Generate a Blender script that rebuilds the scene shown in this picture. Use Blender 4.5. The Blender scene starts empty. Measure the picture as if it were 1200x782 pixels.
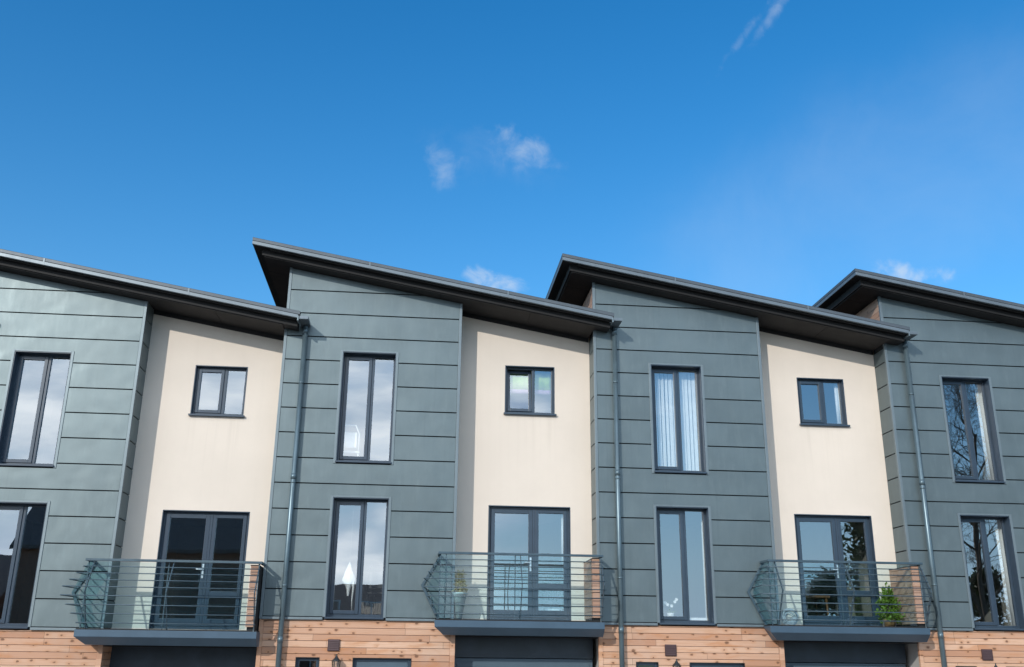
import bpy, bmesh, math, random
from mathutils import Vector, Matrix
R = math.radians
scene = bpy.context.scene
COL = scene.collection
random.seed(7)
P = 5.6                                   # width of one terraced house
# ------------------------------------------------------------------ mesh helper
class MB:
    def __init__(s): s.v = []; s.f = []; s.sm = []
    def add(s, vs, fs, smooth=False):
        o = len(s.v); s.v += [tuple(p) for p in vs]
        for f in fs: s.f.append([i + o for i in f]); s.sm.append(smooth)
        return s
    def box(s, x0, x1, y0, y1, z0, z1):
        vs = [(x, y, z) for x in (x0, x1) for y in (y0, y1) for z in (z0, z1)]
        return s.add(vs, [(0,1,3,2),(4,6,7,5),(0,4,5,1),(2,3,7,6),(0,2,6,4),(1,5,7,3)])
    def prism(s, poly, y0, y1):           # outline in x-z, run along y
        n = len(poly)
        vs = [(x, y0, z) for x, z in poly] + [(x, y1, z) for x, z in poly]
        return s.add(vs, [list(range(n)), list(range(2*n-1, n-1, -1))] + [(i, (i+1) % n, n+(i+1) % n, n+i) for i in range(n)])
    def prism_yz(s, poly, x0, x1):
        n = len(poly)
        vs = [(x0, y, z) for y, z in poly] + [(x1, y, z) for y, z in poly]
        return s.add(vs, [list(range(n)), list(range(2*n-1, n-1, -1))] + [(i, (i+1) % n, n+(i+1) % n, n+i) for i in range(n)])
    def tube(s, pts, r, n=8, caps=True):
        pts = [Vector(p) for p in pts]
        rs = r if isinstance(r, (list, tuple)) else [r]*len(pts)
        vs = []
        for i, p in enumerate(pts):
            a = pts[max(i-1, 0)]; b = pts[min(i+1, len(pts)-1)]
            t = (b-a).normalized()
            ref = Vector((0,0,1)) if abs(t.z) < .9 else Vector((0,1,0))
            u = t.cross(ref).normalized(); w = t.cross(u)
            for k in range(n):
                an = 2*math.pi*k/n
                vs.append(p + (u*math.cos(an)+w*math.sin(an))*rs[i])
        fs = []
        for i in range(len(pts)-1):
            for k in range(n):
                fs.append((i*n+k, i*n+(k+1) % n, (i+1)*n+(k+1) % n, (i+1)*n+k))
        s.add(vs, fs, True)
        if caps:
            o = len(s.v)-len(vs)
            s.f.append([o+k for k in range(n)]); s.sm.append(False)
            s.f.append([o+(len(pts)-1)*n+k for k in range(n-1, -1, -1)]); s.sm.append(False)
        return s
    def lathe(s, prof, cx, cy, n=16):
        vs = [(cx+r*math.cos(2*math.pi*k/n), cy+r*math.sin(2*math.pi*k/n), z) for r, z in prof for k in range(n)]
        fs = [(i*n+k, i*n+(k+1) % n, (i+1)*n+(k+1) % n, (i+1)*n+k) for i in range(len(prof)-1) for k in range(n)]
        return s.add(vs, fs, True)
    def build(s, name, mat, parent=None, bevel=0, recalc=True):
        me = bpy.data.meshes.new(name); me.from_pydata(s.v, [], s.f)
        me.polygons.foreach_set('use_smooth', s.sm); me.update()
        if recalc:
            bm = bmesh.new(); bm.from_mesh(me); bmesh.ops.recalc_face_normals(bm, faces=bm.faces); bm.to_mesh(me); bm.free()
        me.materials.append(mat)
        o = bpy.data.objects.new(name, me); COL.objects.link(o)
        if parent: o.parent = parent
        if bevel:
            m = o.modifiers.new('Bevel', 'BEVEL'); m.width = bevel; m.segments = 2; m.limit_method = 'ANGLE'
        return o
def tag(o, label=None, cat=None, group=None, kind=None):
    for k, v in (('label', label), ('category', cat), ('group', group), ('kind', kind)):
        if v: o[k] = v
    return o
def empty(name, loc=(0,0,0)):
    o = bpy.data.objects.new(name, None); o.location = loc; o.empty_display_size = .3; COL.objects.link(o); return o
# ------------------------------------------------------------------ materials
def new_mat(name):
    m = bpy.data.materials.new(name); m.use_nodes = True; nt = m.node_tree
    for n in list(nt.nodes): nt.nodes.remove(n)
    return m, nt
class NG:                                  # small node-graph helper
    def __init__(s, nt): s.nt = nt
    def n(s, typ, **kw):
        nd = s.nt.nodes.new(typ)
        for k, v in kw.items(): setattr(nd, k, v)
        return nd
    def link(s, a, b): s.nt.links.new(a, b)
    def put(s, sock, v):
        if isinstance(v, bpy.types.NodeSocket): s.link(v, sock)
        elif v is not None: sock.default_value = v
    def math(s, op, a, b=None, c=None, clamp=False):
        nd = s.n('ShaderNodeMath', operation=op, use_clamp=clamp)
        for i, v in enumerate((a, b, c)):
            if v is not None: s.put(nd.inputs[i], v)
        return nd.outputs[0]
    def smooth(s, x, a, b):
        nd = s.n('ShaderNodeMapRange', interpolation_type='SMOOTHSTEP')
        s.put(nd.inputs[0], x); nd.inputs[1].default_value = a; nd.inputs[2].default_value = b
        nd.inputs[3].default_value = 0; nd.inputs[4].default_value = 1
        return nd.outputs[0]
    def vmath(s, op, a, b=None):
        nd = s.n('ShaderNodeVectorMath', operation=op)
        s.put(nd.inputs[0], a)
        if b is not None: s.put(nd.inputs[1], b)
        return nd.outputs['Value'] if op in ('DOT_PRODUCT', 'LENGTH') else nd.outputs[0]
    def noise(s, vec, scale, detail=3, rough=.5, dist=0):
        nd = s.n('ShaderNodeTexNoise'); s.put(nd.inputs['Vector'], vec)
        nd.inputs['Scale'].default_value = scale; nd.inputs['Detail'].default_value = detail
        nd.inputs['Roughness'].default_value = rough; nd.inputs['Distortion'].default_value = dist
        return nd.outputs[0]
    def mix(s, f, a, b, blend='MIX'):
        nd = s.n('ShaderNodeMix', data_type='RGBA', blend_type=blend)
        s.put(nd.inputs[0], f); s.put(nd.inputs[6], a); s.put(nd.inputs[7], b)
        return nd.outputs[2]
    def scale(s, vec, sc):
        return s.vmath('MULTIPLY', vec, sc)
    def comb(s, x, y, z):
        nd = s.n('ShaderNodeCombineXYZ'); s.put(nd.inputs[0], x); s.put(nd.inputs[1], y); s.put(nd.inputs[2], z); return nd.outputs[0]
    def sep(s, v):
        nd = s.n('ShaderNodeSeparateXYZ'); s.put(nd.inputs[0], v); return nd.outputs
    def bump(s, h, strength, dist, normal=None):
        nd = s.n('ShaderNodeBump'); s.put(nd.inputs['Height'], h)
        nd.inputs['Strength'].default_value = strength; nd.inputs['Distance'].default_value = dist
        if normal: s.link(normal, nd.inputs['Normal'])
        return nd.outputs[0]
def rgb(*c): return (c[0], c[1], c[2], 1)
def surf(name, col, rough=.6, metal=0., var=.12, vscale=3., bump=0., bscale=40., spec=.5, coat=0., fine=None):
    m, nt = new_mat(name); g = NG(nt)
    pos = g.n('ShaderNodeNewGeometry').outputs['Position']
    bs = g.n('ShaderNodeBsdfPrincipled'); out = g.n('ShaderNodeOutputMaterial'); g.link(bs.outputs[0], out.inputs[0])
    nz = g.noise(pos, vscale, 5, .6)
    lo = rgb(*[c*(1-var) for c in col]); hi = rgb(*[c*(1+var) for c in col])
    c = g.mix(g.smooth(nz, .3, .7), lo, hi)
    if fine:
        n2 = g.noise(pos, fine[0], 3, .6)
        c = g.mix(g.smooth(n2, .35, .65), c, g.mix(1., c, rgb(fine[1], fine[1], fine[1]), 'MULTIPLY'))
    g.link(c, bs.inputs['Base Color'])
    bs.inputs['Roughness'].default_value = rough; bs.inputs['Metallic'].default_value = metal
    bs.inputs['Specular IOR Level'].default_value = spec; bs.inputs['Coat Weight'].default_value = coat
    if bump: g.link(g.bump(g.noise(pos, bscale, 4, .6), .6, bump), bs.inputs['Normal'])
    return m
P_ = 5.6
def make_zinc(name, col, rough, metal, wave=.010):
    m, nt = new_mat(name); g = NG(nt)
    pos = g.n('ShaderNodeNewGeometry').outputs['Position']
    bs = g.n('ShaderNodeBsdfPrincipled'); out = g.n('ShaderNodeOutputMaterial'); g.link(bs.outputs[0], out.inputs[0])
    nz = g.noise(pos, 1.3, 4, .6); n2 = g.noise(g.scale(pos, (9, 9, 2.2)), 1., 5, .65)
    c = g.mix(g.smooth(nz, .3, .7), rgb(*[k*.93 for k in col]), rgb(*[k*1.07 for k in col]))
    c = g.mix(g.smooth(n2, .45, .8), c, rgb(*[k*1.12 for k in col]))
    # rain streaks: thin and vertical
    st = g.noise(g.scale(pos, (16, 16, .5)), 1., 3, .6)
    c = g.mix(g.math('MULTIPLY', g.smooth(st, .55, .8), .35), c, rgb(*[k*.8 for k in col]))
    # every tray a slightly different batch
    ox, oy, oz = g.sep(g.n('ShaderNodeTexCoord').outputs['Object'])[0:3]; wx = g.sep(pos)[0]
    tn = g.n('ShaderNodeTexWhiteNoise', noise_dimensions='2D')
    g.put(tn.inputs[0], g.comb(g.math('FLOOR', g.math('DIVIDE', g.math('SUBTRACT', oz, 3.045), .4385)), g.math('FLOOR', g.math('DIVIDE', wx, P_)), 0))
    c = g.mix(g.math('MULTIPLY', tn.outputs[0], .14), c, rgb(*[k*.5 for k in col]))
    g.link(c, bs.inputs['Base Color'])
    g.link(g.math('MULTIPLY_ADD', n2, .22, rough-.11), bs.inputs['Roughness'])
    bs.inputs['Metallic'].default_value = metal
    # oil-canning of the thin sheet: shallow dents, one to three per tray
    w1 = g.noise(g.scale(pos, (2.0, 2.0, 2.0)), 1., 1., .4, .2)
    b = g.bump(w1, .8, wave)
    g.link(g.bump(g.noise(pos, 160, 2, .5), .25, .0006, b), bs.inputs['Normal'])
    return m
def make_timber(name, dull=0.):
    m, nt = new_mat(name); g = NG(nt)
    pos = g.n('ShaderNodeNewGeometry').outputs['Position']
    obj = g.n('ShaderNodeTexCoord').outputs['Object']
    px, py, pz = g.sep(pos)[0:3]; oz = g.sep(obj)[2]
    u = g.math('ADD', px, g.math('MULTIPLY', py, 1.3))
    row = g.math('FLOOR', g.math('DIVIDE', g.math('SUBTRACT', oz, BOARD0), BOARD))
    wn = g.n('ShaderNodeTexWhiteNoise', noise_dimensions='1D'); g.put(wn.inputs[1], row)
    rnd = wn.outputs[0]
    uu = g.math('ADD', u, g.math('MULTIPLY', rnd, 37.))
    brd = g.comb(g.math('FLOOR', g.math('DIVIDE', uu, 1.9)), row, 0)
    wn2 = g.n('ShaderNodeTexWhiteNoise', noise_dimensions='2D'); g.put(wn2.inputs[0], brd)
    r2 = wn2.outputs[0]
    grain = g.noise(g.comb(g.math('MULTIPLY', uu, 1.6), g.math('MULTIPLY', oz, 55.), rnd), 1., 5, .6, .6)
    c = g.mix(r2, rgb(.41, .205, .120), rgb(.64, .41, .285))
    c = g.mix(g.math('MULTIPLY', g.smooth(grain, .42, .75), .5), c, rgb(.42, .22, .115))
    stain = g.noise(g.comb(g.math('MULTIPLY', uu, 1.1), g.math('MULTIPLY', oz, 5.), 3.1), 1., 4, .6, .4)
    c = g.mix(g.math('MULTIPLY', g.smooth(stain, .52, .7), .55), c, rgb(.46, .185, .06))
    grey = g.noise(pos, 1.4, 4, .6)
    c = g.mix(g.math('MULTIPLY', g.smooth(grey, .5, .75), .45), c, rgb(.47, .37, .30))
    # knots with a darker branch mark beside them
    vo = g.n('ShaderNodeTexVoronoi', feature='F1', voronoi_dimensions='2D'); vo.inputs['Randomness'].default_value = 1.
    g.put(vo.inputs['Vector'], g.comb(g.math('MULTIPLY', uu, 4.6), g.math('MULTIPLY', oz, 7.3), 0)); vo.inputs['Scale'].default_value = 1.
    d = vo.outputs['Distance']; pc = vo.outputs['Color']
    pick = g.math('GREATER_THAN', g.sep(pc)[0], .42)
    wob = g.noise(pos, 30, 2, .5)
    dd = g.math('ADD', d, g.math('MULTIPLY_ADD', wob, .16, -.08))
    dk = g.math('DIVIDE', dd, g.math('MULTIPLY_ADD', g.sep(pc)[1], 1.1, .45))
    kn = g.math('MULTIPLY', g.math('SUBTRACT', 1., g.smooth(dk, .045, .16)), pick)
    halo = g.math('MULTIPLY', g.math('SUBTRACT', 1., g.smooth(dd, .08, .42)), pick)
    c = g.mix(g.math('MULTIPLY', halo, .38), c, rgb(.46, .21, .09))
    c = g.mix(g.math('MULTIPLY', kn, .8), c, rgb(.10, .042, .022))
    # butt joints
    fr = g.math('FRACT', g.math('DIVIDE', uu, 1.9))
    jn = g.math('LESS_THAN', fr, .0022)
    c = g.mix(jn, c, rgb(.10, .06, .04))
    if dull: c = g.mix(dull, c, rgb(.27, .20, .165))
    bs = g.n('ShaderNodeBsdfPrincipled'); out = g.n('ShaderNodeOutputMaterial'); g.link(bs.outputs[0], out.inputs[0])
    g.link(c, bs.inputs['Base Color']); bs.inputs['Roughness'].default_value = .72
    g.link(g.bump(grain, .5, .003), bs.inputs['Normal'])
    return m
def make_glass(name, tint, ior, base, rough=0.0, wave=.0):
    m, nt = new_mat(name); g = NG(nt)
    tr = g.n('ShaderNodeBsdfTransparent'); tr.inputs[0].default_value = rgb(*tint)
    gl = g.n('ShaderNodeBsdfGlossy'); gl.inputs['Roughness'].default_value = rough; gl.inputs[0].default_value = rgb(.93, .97, 1.)
    fr = g.n('ShaderNodeFresnel'); fr.inputs[0].default_value = ior
    fac = g.math('ADD', fr.outputs[0], base, clamp=True)
    fac = g.math('MULTIPLY', fac, g.math('SUBTRACT', 1., g.n('ShaderNodeNewGeometry').outputs['Backfacing']))
    if wave:
        pos = g.n('ShaderNodeNewGeometry').outputs['Position']
        b = g.bump(g.noise(g.scale(pos, (1, 1, .6)), 2.2, 1, .4), 1., wave); g.link(b, gl.inputs['Normal'])
    mx = g.n('ShaderNodeMixShader'); g.put(mx.inputs[0], fac); g.link(tr.outputs[0], mx.inputs[1]); g.link(gl.outputs[0], mx.inputs[2])
    out = g.n('ShaderNodeOutputMaterial'); g.link(mx.outputs[0], out.inputs[0])
    return m
def make_leaf(name, a, b):
    m, nt = new_mat(name); g = NG(nt)
    pos = g.n('ShaderNodeNewGeometry').outputs['Position']
    bs = g.n('ShaderNodeBsdfPrincipled'); out = g.n('ShaderNodeOutputMaterial')
    c = g.mix(g.noise(pos, 23, 2, .5), rgb(*a), rgb(*b)); g.link(c, bs.inputs['Base Color']); bs.inputs['Roughness'].default_value = .5
    tl = g.n('ShaderNodeBsdfTranslucent'); g.link(c, tl.inputs[0])
    mx = g.n('ShaderNodeMixShader'); mx.inputs[0].default_value = .3; g.link(bs.outputs[0], mx.inputs[1]); g.link(tl.outputs[0], mx.inputs[2])
    g.link(mx.outputs[0], out.inputs[0]); return m
BOARD, BOARD0 = .102, .02
def make_render(name, col):
    m, nt = new_mat(name); g = NG(nt)
    pos = g.n('ShaderNodeNewGeometry').outputs['Position']; obj = g.n('ShaderNodeTexCoord').outputs['Object']
    ox, oy, oz = g.sep(obj)[0:3]
    bs = g.n('ShaderNodeBsdfPrincipled'); out = g.n('ShaderNodeOutputMaterial'); g.link(bs.outputs[0], out.inputs[0])
    c = g.mix(g.smooth(g.noise(pos, .8, 5, .6), .3, .7), rgb(*[k*.965 for k in col]), rgb(*[k*1.03 for k in col]))
    c = g.mix(g.math('MULTIPLY', g.smooth(g.noise(pos, 220, 3, .6), .4, .7), .10), c, rgb(*[k*.75 for k in col]))
    # faint rain runs hanging below the small sill and the door head
    st = g.smooth(g.noise(g.scale(pos, (14, 14, .35)), 1., 4, .6), .46, .72)
    def under(x0, x1, z, ln):
        a = g.math('MULTIPLY', g.smooth(ox, x0, x0+.10), g.math('SUBTRACT', 1., g.smooth(ox, x1-.10, x1)))
        b = g.math('MULTIPLY', g.smooth(oz, z-ln, z-.05), g.math('LESS_THAN', oz, z))
        return g.math('MULTIPLY', a, b)
    u = g.math('MULTIPLY', under(3.98, 4.98, 6.67, 1.2), st)
    c = g.mix(g.math('MULTIPLY', u, .12), c, rgb(.40, .34, .28))
    c = g.mix(g.math('MULTIPLY', st, .022), c, rgb(.40, .34, .28))
    g.link(c, bs.inputs['Base Color']); bs.inputs['Roughness'].default_value = .93; bs.inputs['Specular IOR Level'].default_value = .2
    g.link(g.bump(g.noise(pos, 150, 4, .6), .5, .003), bs.inputs['Normal'])
    return m
M = {}
M['zinc'] = make_zinc('zinc_sheet', (.138, .178, .189), .45, .46, .014)
M['trim'] = make_zinc('zinc_trim', (.170, .212, .232), .46, .40, .002)
M['gap'] = surf('dark_joint', (.012, .016, .019), .8)
M['fascia'] = make_zinc('fascia_metal', (.150, .182, .205), .45, .45, .002)
M['capping'] = make_zinc('capping_metal', (.085, .102, .118), .5, .35, .002)
M['soffit'] = surf('soffit_board', (.020, .0185, .018), .75, var=.3, vscale=2.2)
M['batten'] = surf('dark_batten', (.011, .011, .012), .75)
M['render'] = make_render('cream_render', (.700, .617, .532))
M['timber'] = make_timber('larch_boards')
M['grey_timber'] = make_timber('weathered_boards', .5)
M['frame'] = surf('anthracite_frame', (.034, .054, .080), .30, var=.08, vscale=4, coat=.15)
M['rail'] = surf('balcony_steel', (.055, .092, .118), .42, metal=.2, var=.12, vscale=5)
M['slab'] = surf('balcony_tray', (.060, .104, .150), .42, metal=.2, var=.08, vscale=2)
M['pipe'] = surf('zinc_pipe', (.115, .165, .19), .36, metal=.45, var=.12, vscale=3)
M['glass'] = make_glass('window_glass', (.955, .98, .98), 1.6, .29, wave=.0010)
M['bglass'] = make_glass('tinted_balustrade_glass', (.885, .965, .98), 1.5, .0, wave=.001)
M['sideglass'] = make_glass('teal_balustrade_glass', (.80, .93, .94), 1.35, .0, wave=.001)
M['steel'] = surf('brushed_steel', (.72, .75, .78), .3, metal=.7, var=.04)
M['garage'] = surf('garage_door_paint', (.075, .115, .150), .4, var=.08, vscale=2)
M['lintel'] = surf('lintel_panel', (.030, .044, .060), .4, var=.2, vscale=3)
M['vent'] = surf('brown_vent', (.060, .030, .032), .6)
M['wall_in'] = surf('interior_plaster', (.42, .41, .39), .9, var=.04)
M['floor_in'] = surf('interior_floor', (.16, .12, .09), .6, var=.2, vscale=2)
M['brick'] = surf('brown_brick', (.23, .12, .085), .85, var=.3, vscale=9, bump=.004, bscale=30)
M['tile'] = surf('roof_tiles', (.13, .105, .095), .8, var=.3, vscale=8)
M['black'] = surf('lantern_black', (.020, .024, .026), .4)
M['cloth'] = surf('white_cloth', (.88, .88, .87), .9, var=.04, vscale=12)
M['lime'] = surf('lime_cloth', (.42, .62, .12), .9, var=.1, vscale=12)
M['mauve'] = surf('mauve_cloth', (.50, .33, .48), .9, var=.1, vscale=12)
M['white'] = surf('white_paint', (.80, .80, .79), .4, var=.03)
M['wood'] = surf('brown_wood', (.25, .13, .055), .5, var=.25, vscale=14)
M['terracotta'] = surf('teal_planter', (.19, .34, .37), .5, var=.15, vscale=7)
M['pale_pot'] = surf('pale_planter', (.42, .50, .50), .5, var=.15, vscale=7)
M['hose'] = surf('grey_rubber', (.33, .37, .40), .5, var=.1)
M['leaf'] = make_leaf('green_leaf', (.09, .18, .018), (.25, .34, .035))
M['pale_leaf'] = make_leaf('pale_leaf', (.42, .40, .17), (.50, .34, .17))
M['dark_leaf'] = make_leaf('evergreen_leaf', (.035, .060, .022), (.085, .11, .040))
M['bark'] = surf('tree_bark', (.115, .085, .062), .9, var=.3, vscale=6, bump=.01, bscale=20)
M['asphalt'] = surf('asphalt', (.052, .052, .054), .9, var=.2, vscale=1.5, bump=.004, bscale=80, fine=(120, .75))
M['paving'] = surf('block_paving', (.33, .285, .25), .85, var=.2, vscale=5, bump=.004, bscale=25)
M['kerbstone'] = surf('kerb_concrete', (.36, .35, .33), .85, var=.12)
M['grass'] = surf('lawn', (.055, .095, .024), .95, var=.4, vscale=1.2, bump=.03, bscale=30)
M['line'] = surf('road_paint', (.78, .78, .75), .7, var=.08)
# ------------------------------------------------------------------ a terraced house
# local frame: x 0..5.6 along the terrace, y 0 = face of the zinc bay (street side is -y), z = height
ZX1 = 3.16; YC = .462
SL = .1750
def zt(x): return 9.538 - SL*(x + .639)          # top edge of the roof
def soff(x): return zt(x) - .235
UX0, UX1 = 1.060, 2.000
SEAM0, SEAM = 3.045, .4385
def clip_top(x0, x1, z0, z1, top=None):
    """rectangle cut by the sloping soffit -> outline or None"""
    top = top or (lambda x: soff(x) - .012)
    za, zb = top(x0), top(x1)
    if z0 >= za: return None
    if z1 <= zb: return [(x0,z0),(x1,z0),(x1,z1),(x0,z1)]
    pts = [(x0, z0)]
    if z0 >= zb:
        xi = x0 + (za-z0)/SL
        pts.append((xi, z0))
    else:
        pts.append((x1, z0)); pts.append((x1, min(z1, zb)))
    if z1 < za and z1 > zb:
        pts.append((x0 + (za-z1)/SL, z1)); pts.append((x0, z1))
    elif z1 <= zb: pts.append((x0, z1))
    else: pts.append((x0, za))
    return pts
def frame_mesh(x0, x1, z0, z1, y0, y1, w, mull=None, mw=.05, bottom=None):
    m = MB(); b = bottom or w
    m.box(x0, x0+w, y0, y1, z0, z1); m.box(x1-w, x1, y0, y1, z0, z1)
    m.box(x0+w, x1-w, y0, y1, z1-w, z1); m.box(x0+w, x1-w, y0, y1, z0, z0+b)
    if mull: m.box(mull, mull+mw, y0+.002, y1-.002, z0+b, z1-w)
    return m
def make_pane(name, x0, x1, z0, z1, y, parent):
    return MB().box(x0, x1, y, y+.006, z0, z1).build(name, M['glass'], parent)
def surround(x0, x1, z0, z1, t, y0, y1, bottom=True):
    m = MB(); m.box(x0-t, x0, y0, y1, z0-(t if bottom else 0), z1+t); m.box(x1, x1+t, y0, y1, z0-(t if bottom else 0), z1+t)
    m.box(x0, x1, y0, y1, z1, z1+t)
    if bottom: m.box(x0, x1, y0-.012, y1, z0-t*.8, z0)
    return m
def tall_window(house, z0, z1, sill=True):
    y = .150; x0, x1 = UX0, UX1
    w = frame_mesh(x0, x1, z0, z1, y, y+.06, .042, mull=x0+.520, mw=.046, bottom=.055).build('window', M['frame'], house, .004)
    frame_mesh(x0+.044, x0+.518, z0+.058, z1-.044, y-.014, y+.05, .058).build('sash', M['frame'], w, .004)
    make_pane('pane', x0+.10, x0+.462, z0+.114, z1-.10, y+.018, w)
    make_pane('pane', x0+.564, x1-.040, z0+.053, z1-.040, y+.03, w)
    # folded zinc flashing round the opening, dark liner inside
    m = MB(); t = .046
    zb = z0 - (.045 if sill else .0)
    m.box(x0-t, x0-.002, -.022, .03, zb, z1+.030); m.box(x1+.002, x1+t, -.022, .03, zb, z1+.030)
    m.box(x0-.002, x1+.002, -.022, .03, z1+.002, z1+.030)
    m.build('flashing', M['trim'], w, .003)
    l = MB(); l.box(x0-.002, x0+.010, -.014, y, z0, z1); l.box(x1-.010, x1+.002, -.014, y, z0, z1); l.box(x0+.010, x1-.010, -.014, y, z1-.012, z1+.001)
    l.build('reveal', M['frame'], w)
    s = MB(); s.box(x0-.012, x1+.012, -.048, y, z0-.028, z0+.001); s.build('sill', M['frame'], w, .004)
    return w
def small_window(house):
    x0, x1, z0, z1, y = 4.017, 4.933, 6.700, 7.606, YC+.085
    w = frame_mesh(x0, x1, z0, z1, y, y+.06, .045, mull=x0+.505, mw=.055, bottom=.05).build('window', M['frame'], house, .004)
    frame_mesh(x0+.047, x0+.503, z0+.052, z1-.047, y-.014, y+.05, .055).build('sash', M['frame'], w, .004)
    make_pane('pane', x0+.10, x0+.450, z0+.105, z1-.10, y+.018, w)
    make_pane('pane', x0+.558, x1-.043, z0+.048, z1-.043, y+.03, w)
    l = MB(); l.box(x0-.004, x0+.010, YC-.004, y, z0, z1); l.box(x1-.010, x1+.004, YC-.004, y, z0, z1); l.box(x0+.010, x1-.010, YC-.004, y, z1-.012, z1+.003)
    l.build('reveal', M['frame'], w)
    MB().box(x0-.025, x1+.032, YC-.055, y, z0-.032, z0+.001).build('sill', M['frame'], w, .004)
    return w
def french_door(house):
    x0, x1, z0, z1, y = 3.752, 5.210, 3.055, 5.006, YC+.085
    d = frame_mesh(x0, x1, z0, z1, y, y+.06, .045, bottom=.05).build('door', M['frame'], house, .004)
    xa, xb = x0+.047, x0+.795; xc, xd = x0+.840, x1-.047
    MB().box(xb+.002, xc-.002, y-.018, y+.05, z0+.05, z1-.045).build('meeting_stile', M['frame'], d, .004)
    frame_mesh(xa, xb, z0+.052, z1-.047, y-.014, y+.05, .074, bottom=.12).build('leaf', M['frame'], d, .005)
    rl = frame_mesh(xc, xd, z0+.052, z1-.047, y-.014, y+.05, .060, bottom=.12)
    rl.box(xc+.06, xd-.06, y-.012, y+.048, 3.565, 3.675)
    rl.build('leaf', M['frame'], d, .005)
    make_pane('pane', xa+.072, xb-.072, z0+.17, z1-.119, y+.015, d)
    make_pane('pane', xc+.058, xd-.058, 3.673, z1-.105, y+.015, d)
    make_pane('pane', xc+.058, xd-.058, z0+.17, 3.567, y+.015, d)
    hx = xb-.036
    h = MB(); h.box(hx-.015, hx+.015, y-.026, y-.013, 3.885, 4.120)
    h.tube([(hx, y-.024, 4.03), (hx, y-.065, 4.03)], .010); h.tube([(hx+.006, y-.062, 4.03), (hx-.105, y-.062, 4.03)], .009)
    h.tube([(hx, y-.024, 3.94), (hx, y-.034, 3.94)], .011)
    h.build('handle', M['steel'], d, .002)
    l = MB(); l.box(x0-.004, x0+.010, YC-.004, y, z0, z1); l.box(x1-.010, x1+.004, YC-.004, y, z0, z1); l.box(x0+.010, x1-.010, YC-.004, y, z1-.012, z1+.003)
    l.build('reveal', M['frame'], d)
    return d
# balcony ----------------------------------------------------------------
KX0, KX1, YB = 2.842, 5.635, -.40
RZ = [3.973, 3.866, 3.757, 3.648, 3.513, 3.380, 3.250, 3.113]
def outw(z):                                   # how far the bowed balustrade stands out at this height
    zm = 3.580
    return max(0, (4.05-z)/(4.05-zm) if z > zm else (z-3.03)/(zm-3.03))
def chevron(m, x, yb, dy, t, w):               # a folded flat-bar post, edge on to the front
    pts = [(yb, 3.03), (yb-dy, 3.58), (yb, 4.06)]
    inner = [(y+w, z) for y, z in pts]
    for i in range(2):
        m.prism_yz([pts[i], pts[i+1], inner[i+1], inner[i]], x-t/2, x+t/2)
def balcony(house):
    b = MB()
    # pressed-metal tray: upright face, then a chamfer running back under it
    prof = [(YB, 3.010), (YB, 2.905), (YB+.15, 2.785), (.455, 2.785), (.455, 3.010)]
    x0, x1 = KX0, KX1
    n = len(prof)
    left = [(x0 + (.15 if z < 2.8 else 0.), y, z) for y, z in prof]; right = [(x1, y, z) for y, z in prof]
    # the part behind the zinc face is narrower, so the tray stops at the walls
    def lim(v):
        x, y, z = v
        return (max(x, x0), min(y, -.034), z)
    vs = [lim(v) for v in left+right]
    b.add(vs, [list(range(n)), list(range(2*n-1, n-1, -1))]+[(i, (i+1) % n, n+(i+1) % n, n+i) for i in range(n)])
    b.box(3.215, 5.44, -.033, YC-.012, 2.79, 3.006)
    slab = b.build('balcony', M['slab'], house, .004)
    MB().box(KX0+.012, KX1-.012, YB+.02, -.036, 3.012, 3.030).build('deck_edge', M['batten'], slab)
    # handrail: flat bar along the front with returns to the walls
    h = MB(); h.box(2.866, 5.628, YB-.028, YB+.022, 4.060, 4.098); h.box(2.866, 2.906, YB+.022, -.024, 4.060, 4.098); h.box(5.588, 5.628, YB+.022, -.024, 4.060, 4.098)
    h.build('handrail', M['rail'], slab, .003)
    for z in RZ:
        o = outw(z); r = .0085
        xl, yf = 2.880-.30*o, YB-.31*o
        rl = MB(); rl.tube([(xl+.10*o, -.03, z-.0), (xl+.02, yf+.03, z), (xl+.03, yf, z), (5.600, yf, z), (5.603, yf+.03, z)], r, 8)
        rl.build('rail', M['rail'], slab)
    for x in (3.000, 4.235, 5.585):
        p = MB(); chevron(p, x, YB, .298, .012, .050); p.build('post', M['rail'], slab, .002)
    for x in (2.905, 4.150, 5.570):
        MB().box(x-.008, x+.008, YB+.05, YB+.066, 3.012, 4.062).build('upright', M['rail'], slab)
    # bent end plate that carries the left rails against the zinc
    wp = MB()
    pts = [(2.885, 3.03), (2.600, 3.58), (2.885, 4.06)]
    for i in range(2):
        (xa, za), (xb, zb) = pts[i], pts[i+1]
        wp.prism([(xa, za), (xb, zb), (xb+.05, zb), (xa+.05, za)], -.040, -.026)
    wp.build('end_plate', M['rail'], slab, .002)
    MB().box(2.90, 5.43, YB+.046, YB+.056, 3.045, 4.055).build('glass_panel', M['bglass'], slab)
    sg = MB()
    pts = [(2.897, 3.045), (2.70, 3.58), (2.897, 4.055)]
    for i in range(2):
        (xa, za), (xb, zb) = pts[i], pts[i+1]
        sg.prism([(xa, za), (xb, zb), (xb+.009, zb), (xa+.009, za)], YB+.06, -.045)
    sg.build('side_glass', M['sideglass'], slab)
    return slab
ROOF_Y0, ROOF_Y1 = -.481, 9.0
def sl_poly(xa, xb, t0, t1): return [(xa, zt(xa)-t1), (xb, zt(xb)-t1), (xb, zt(xb)-t0), (xa, zt(xa)-t0)]
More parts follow.
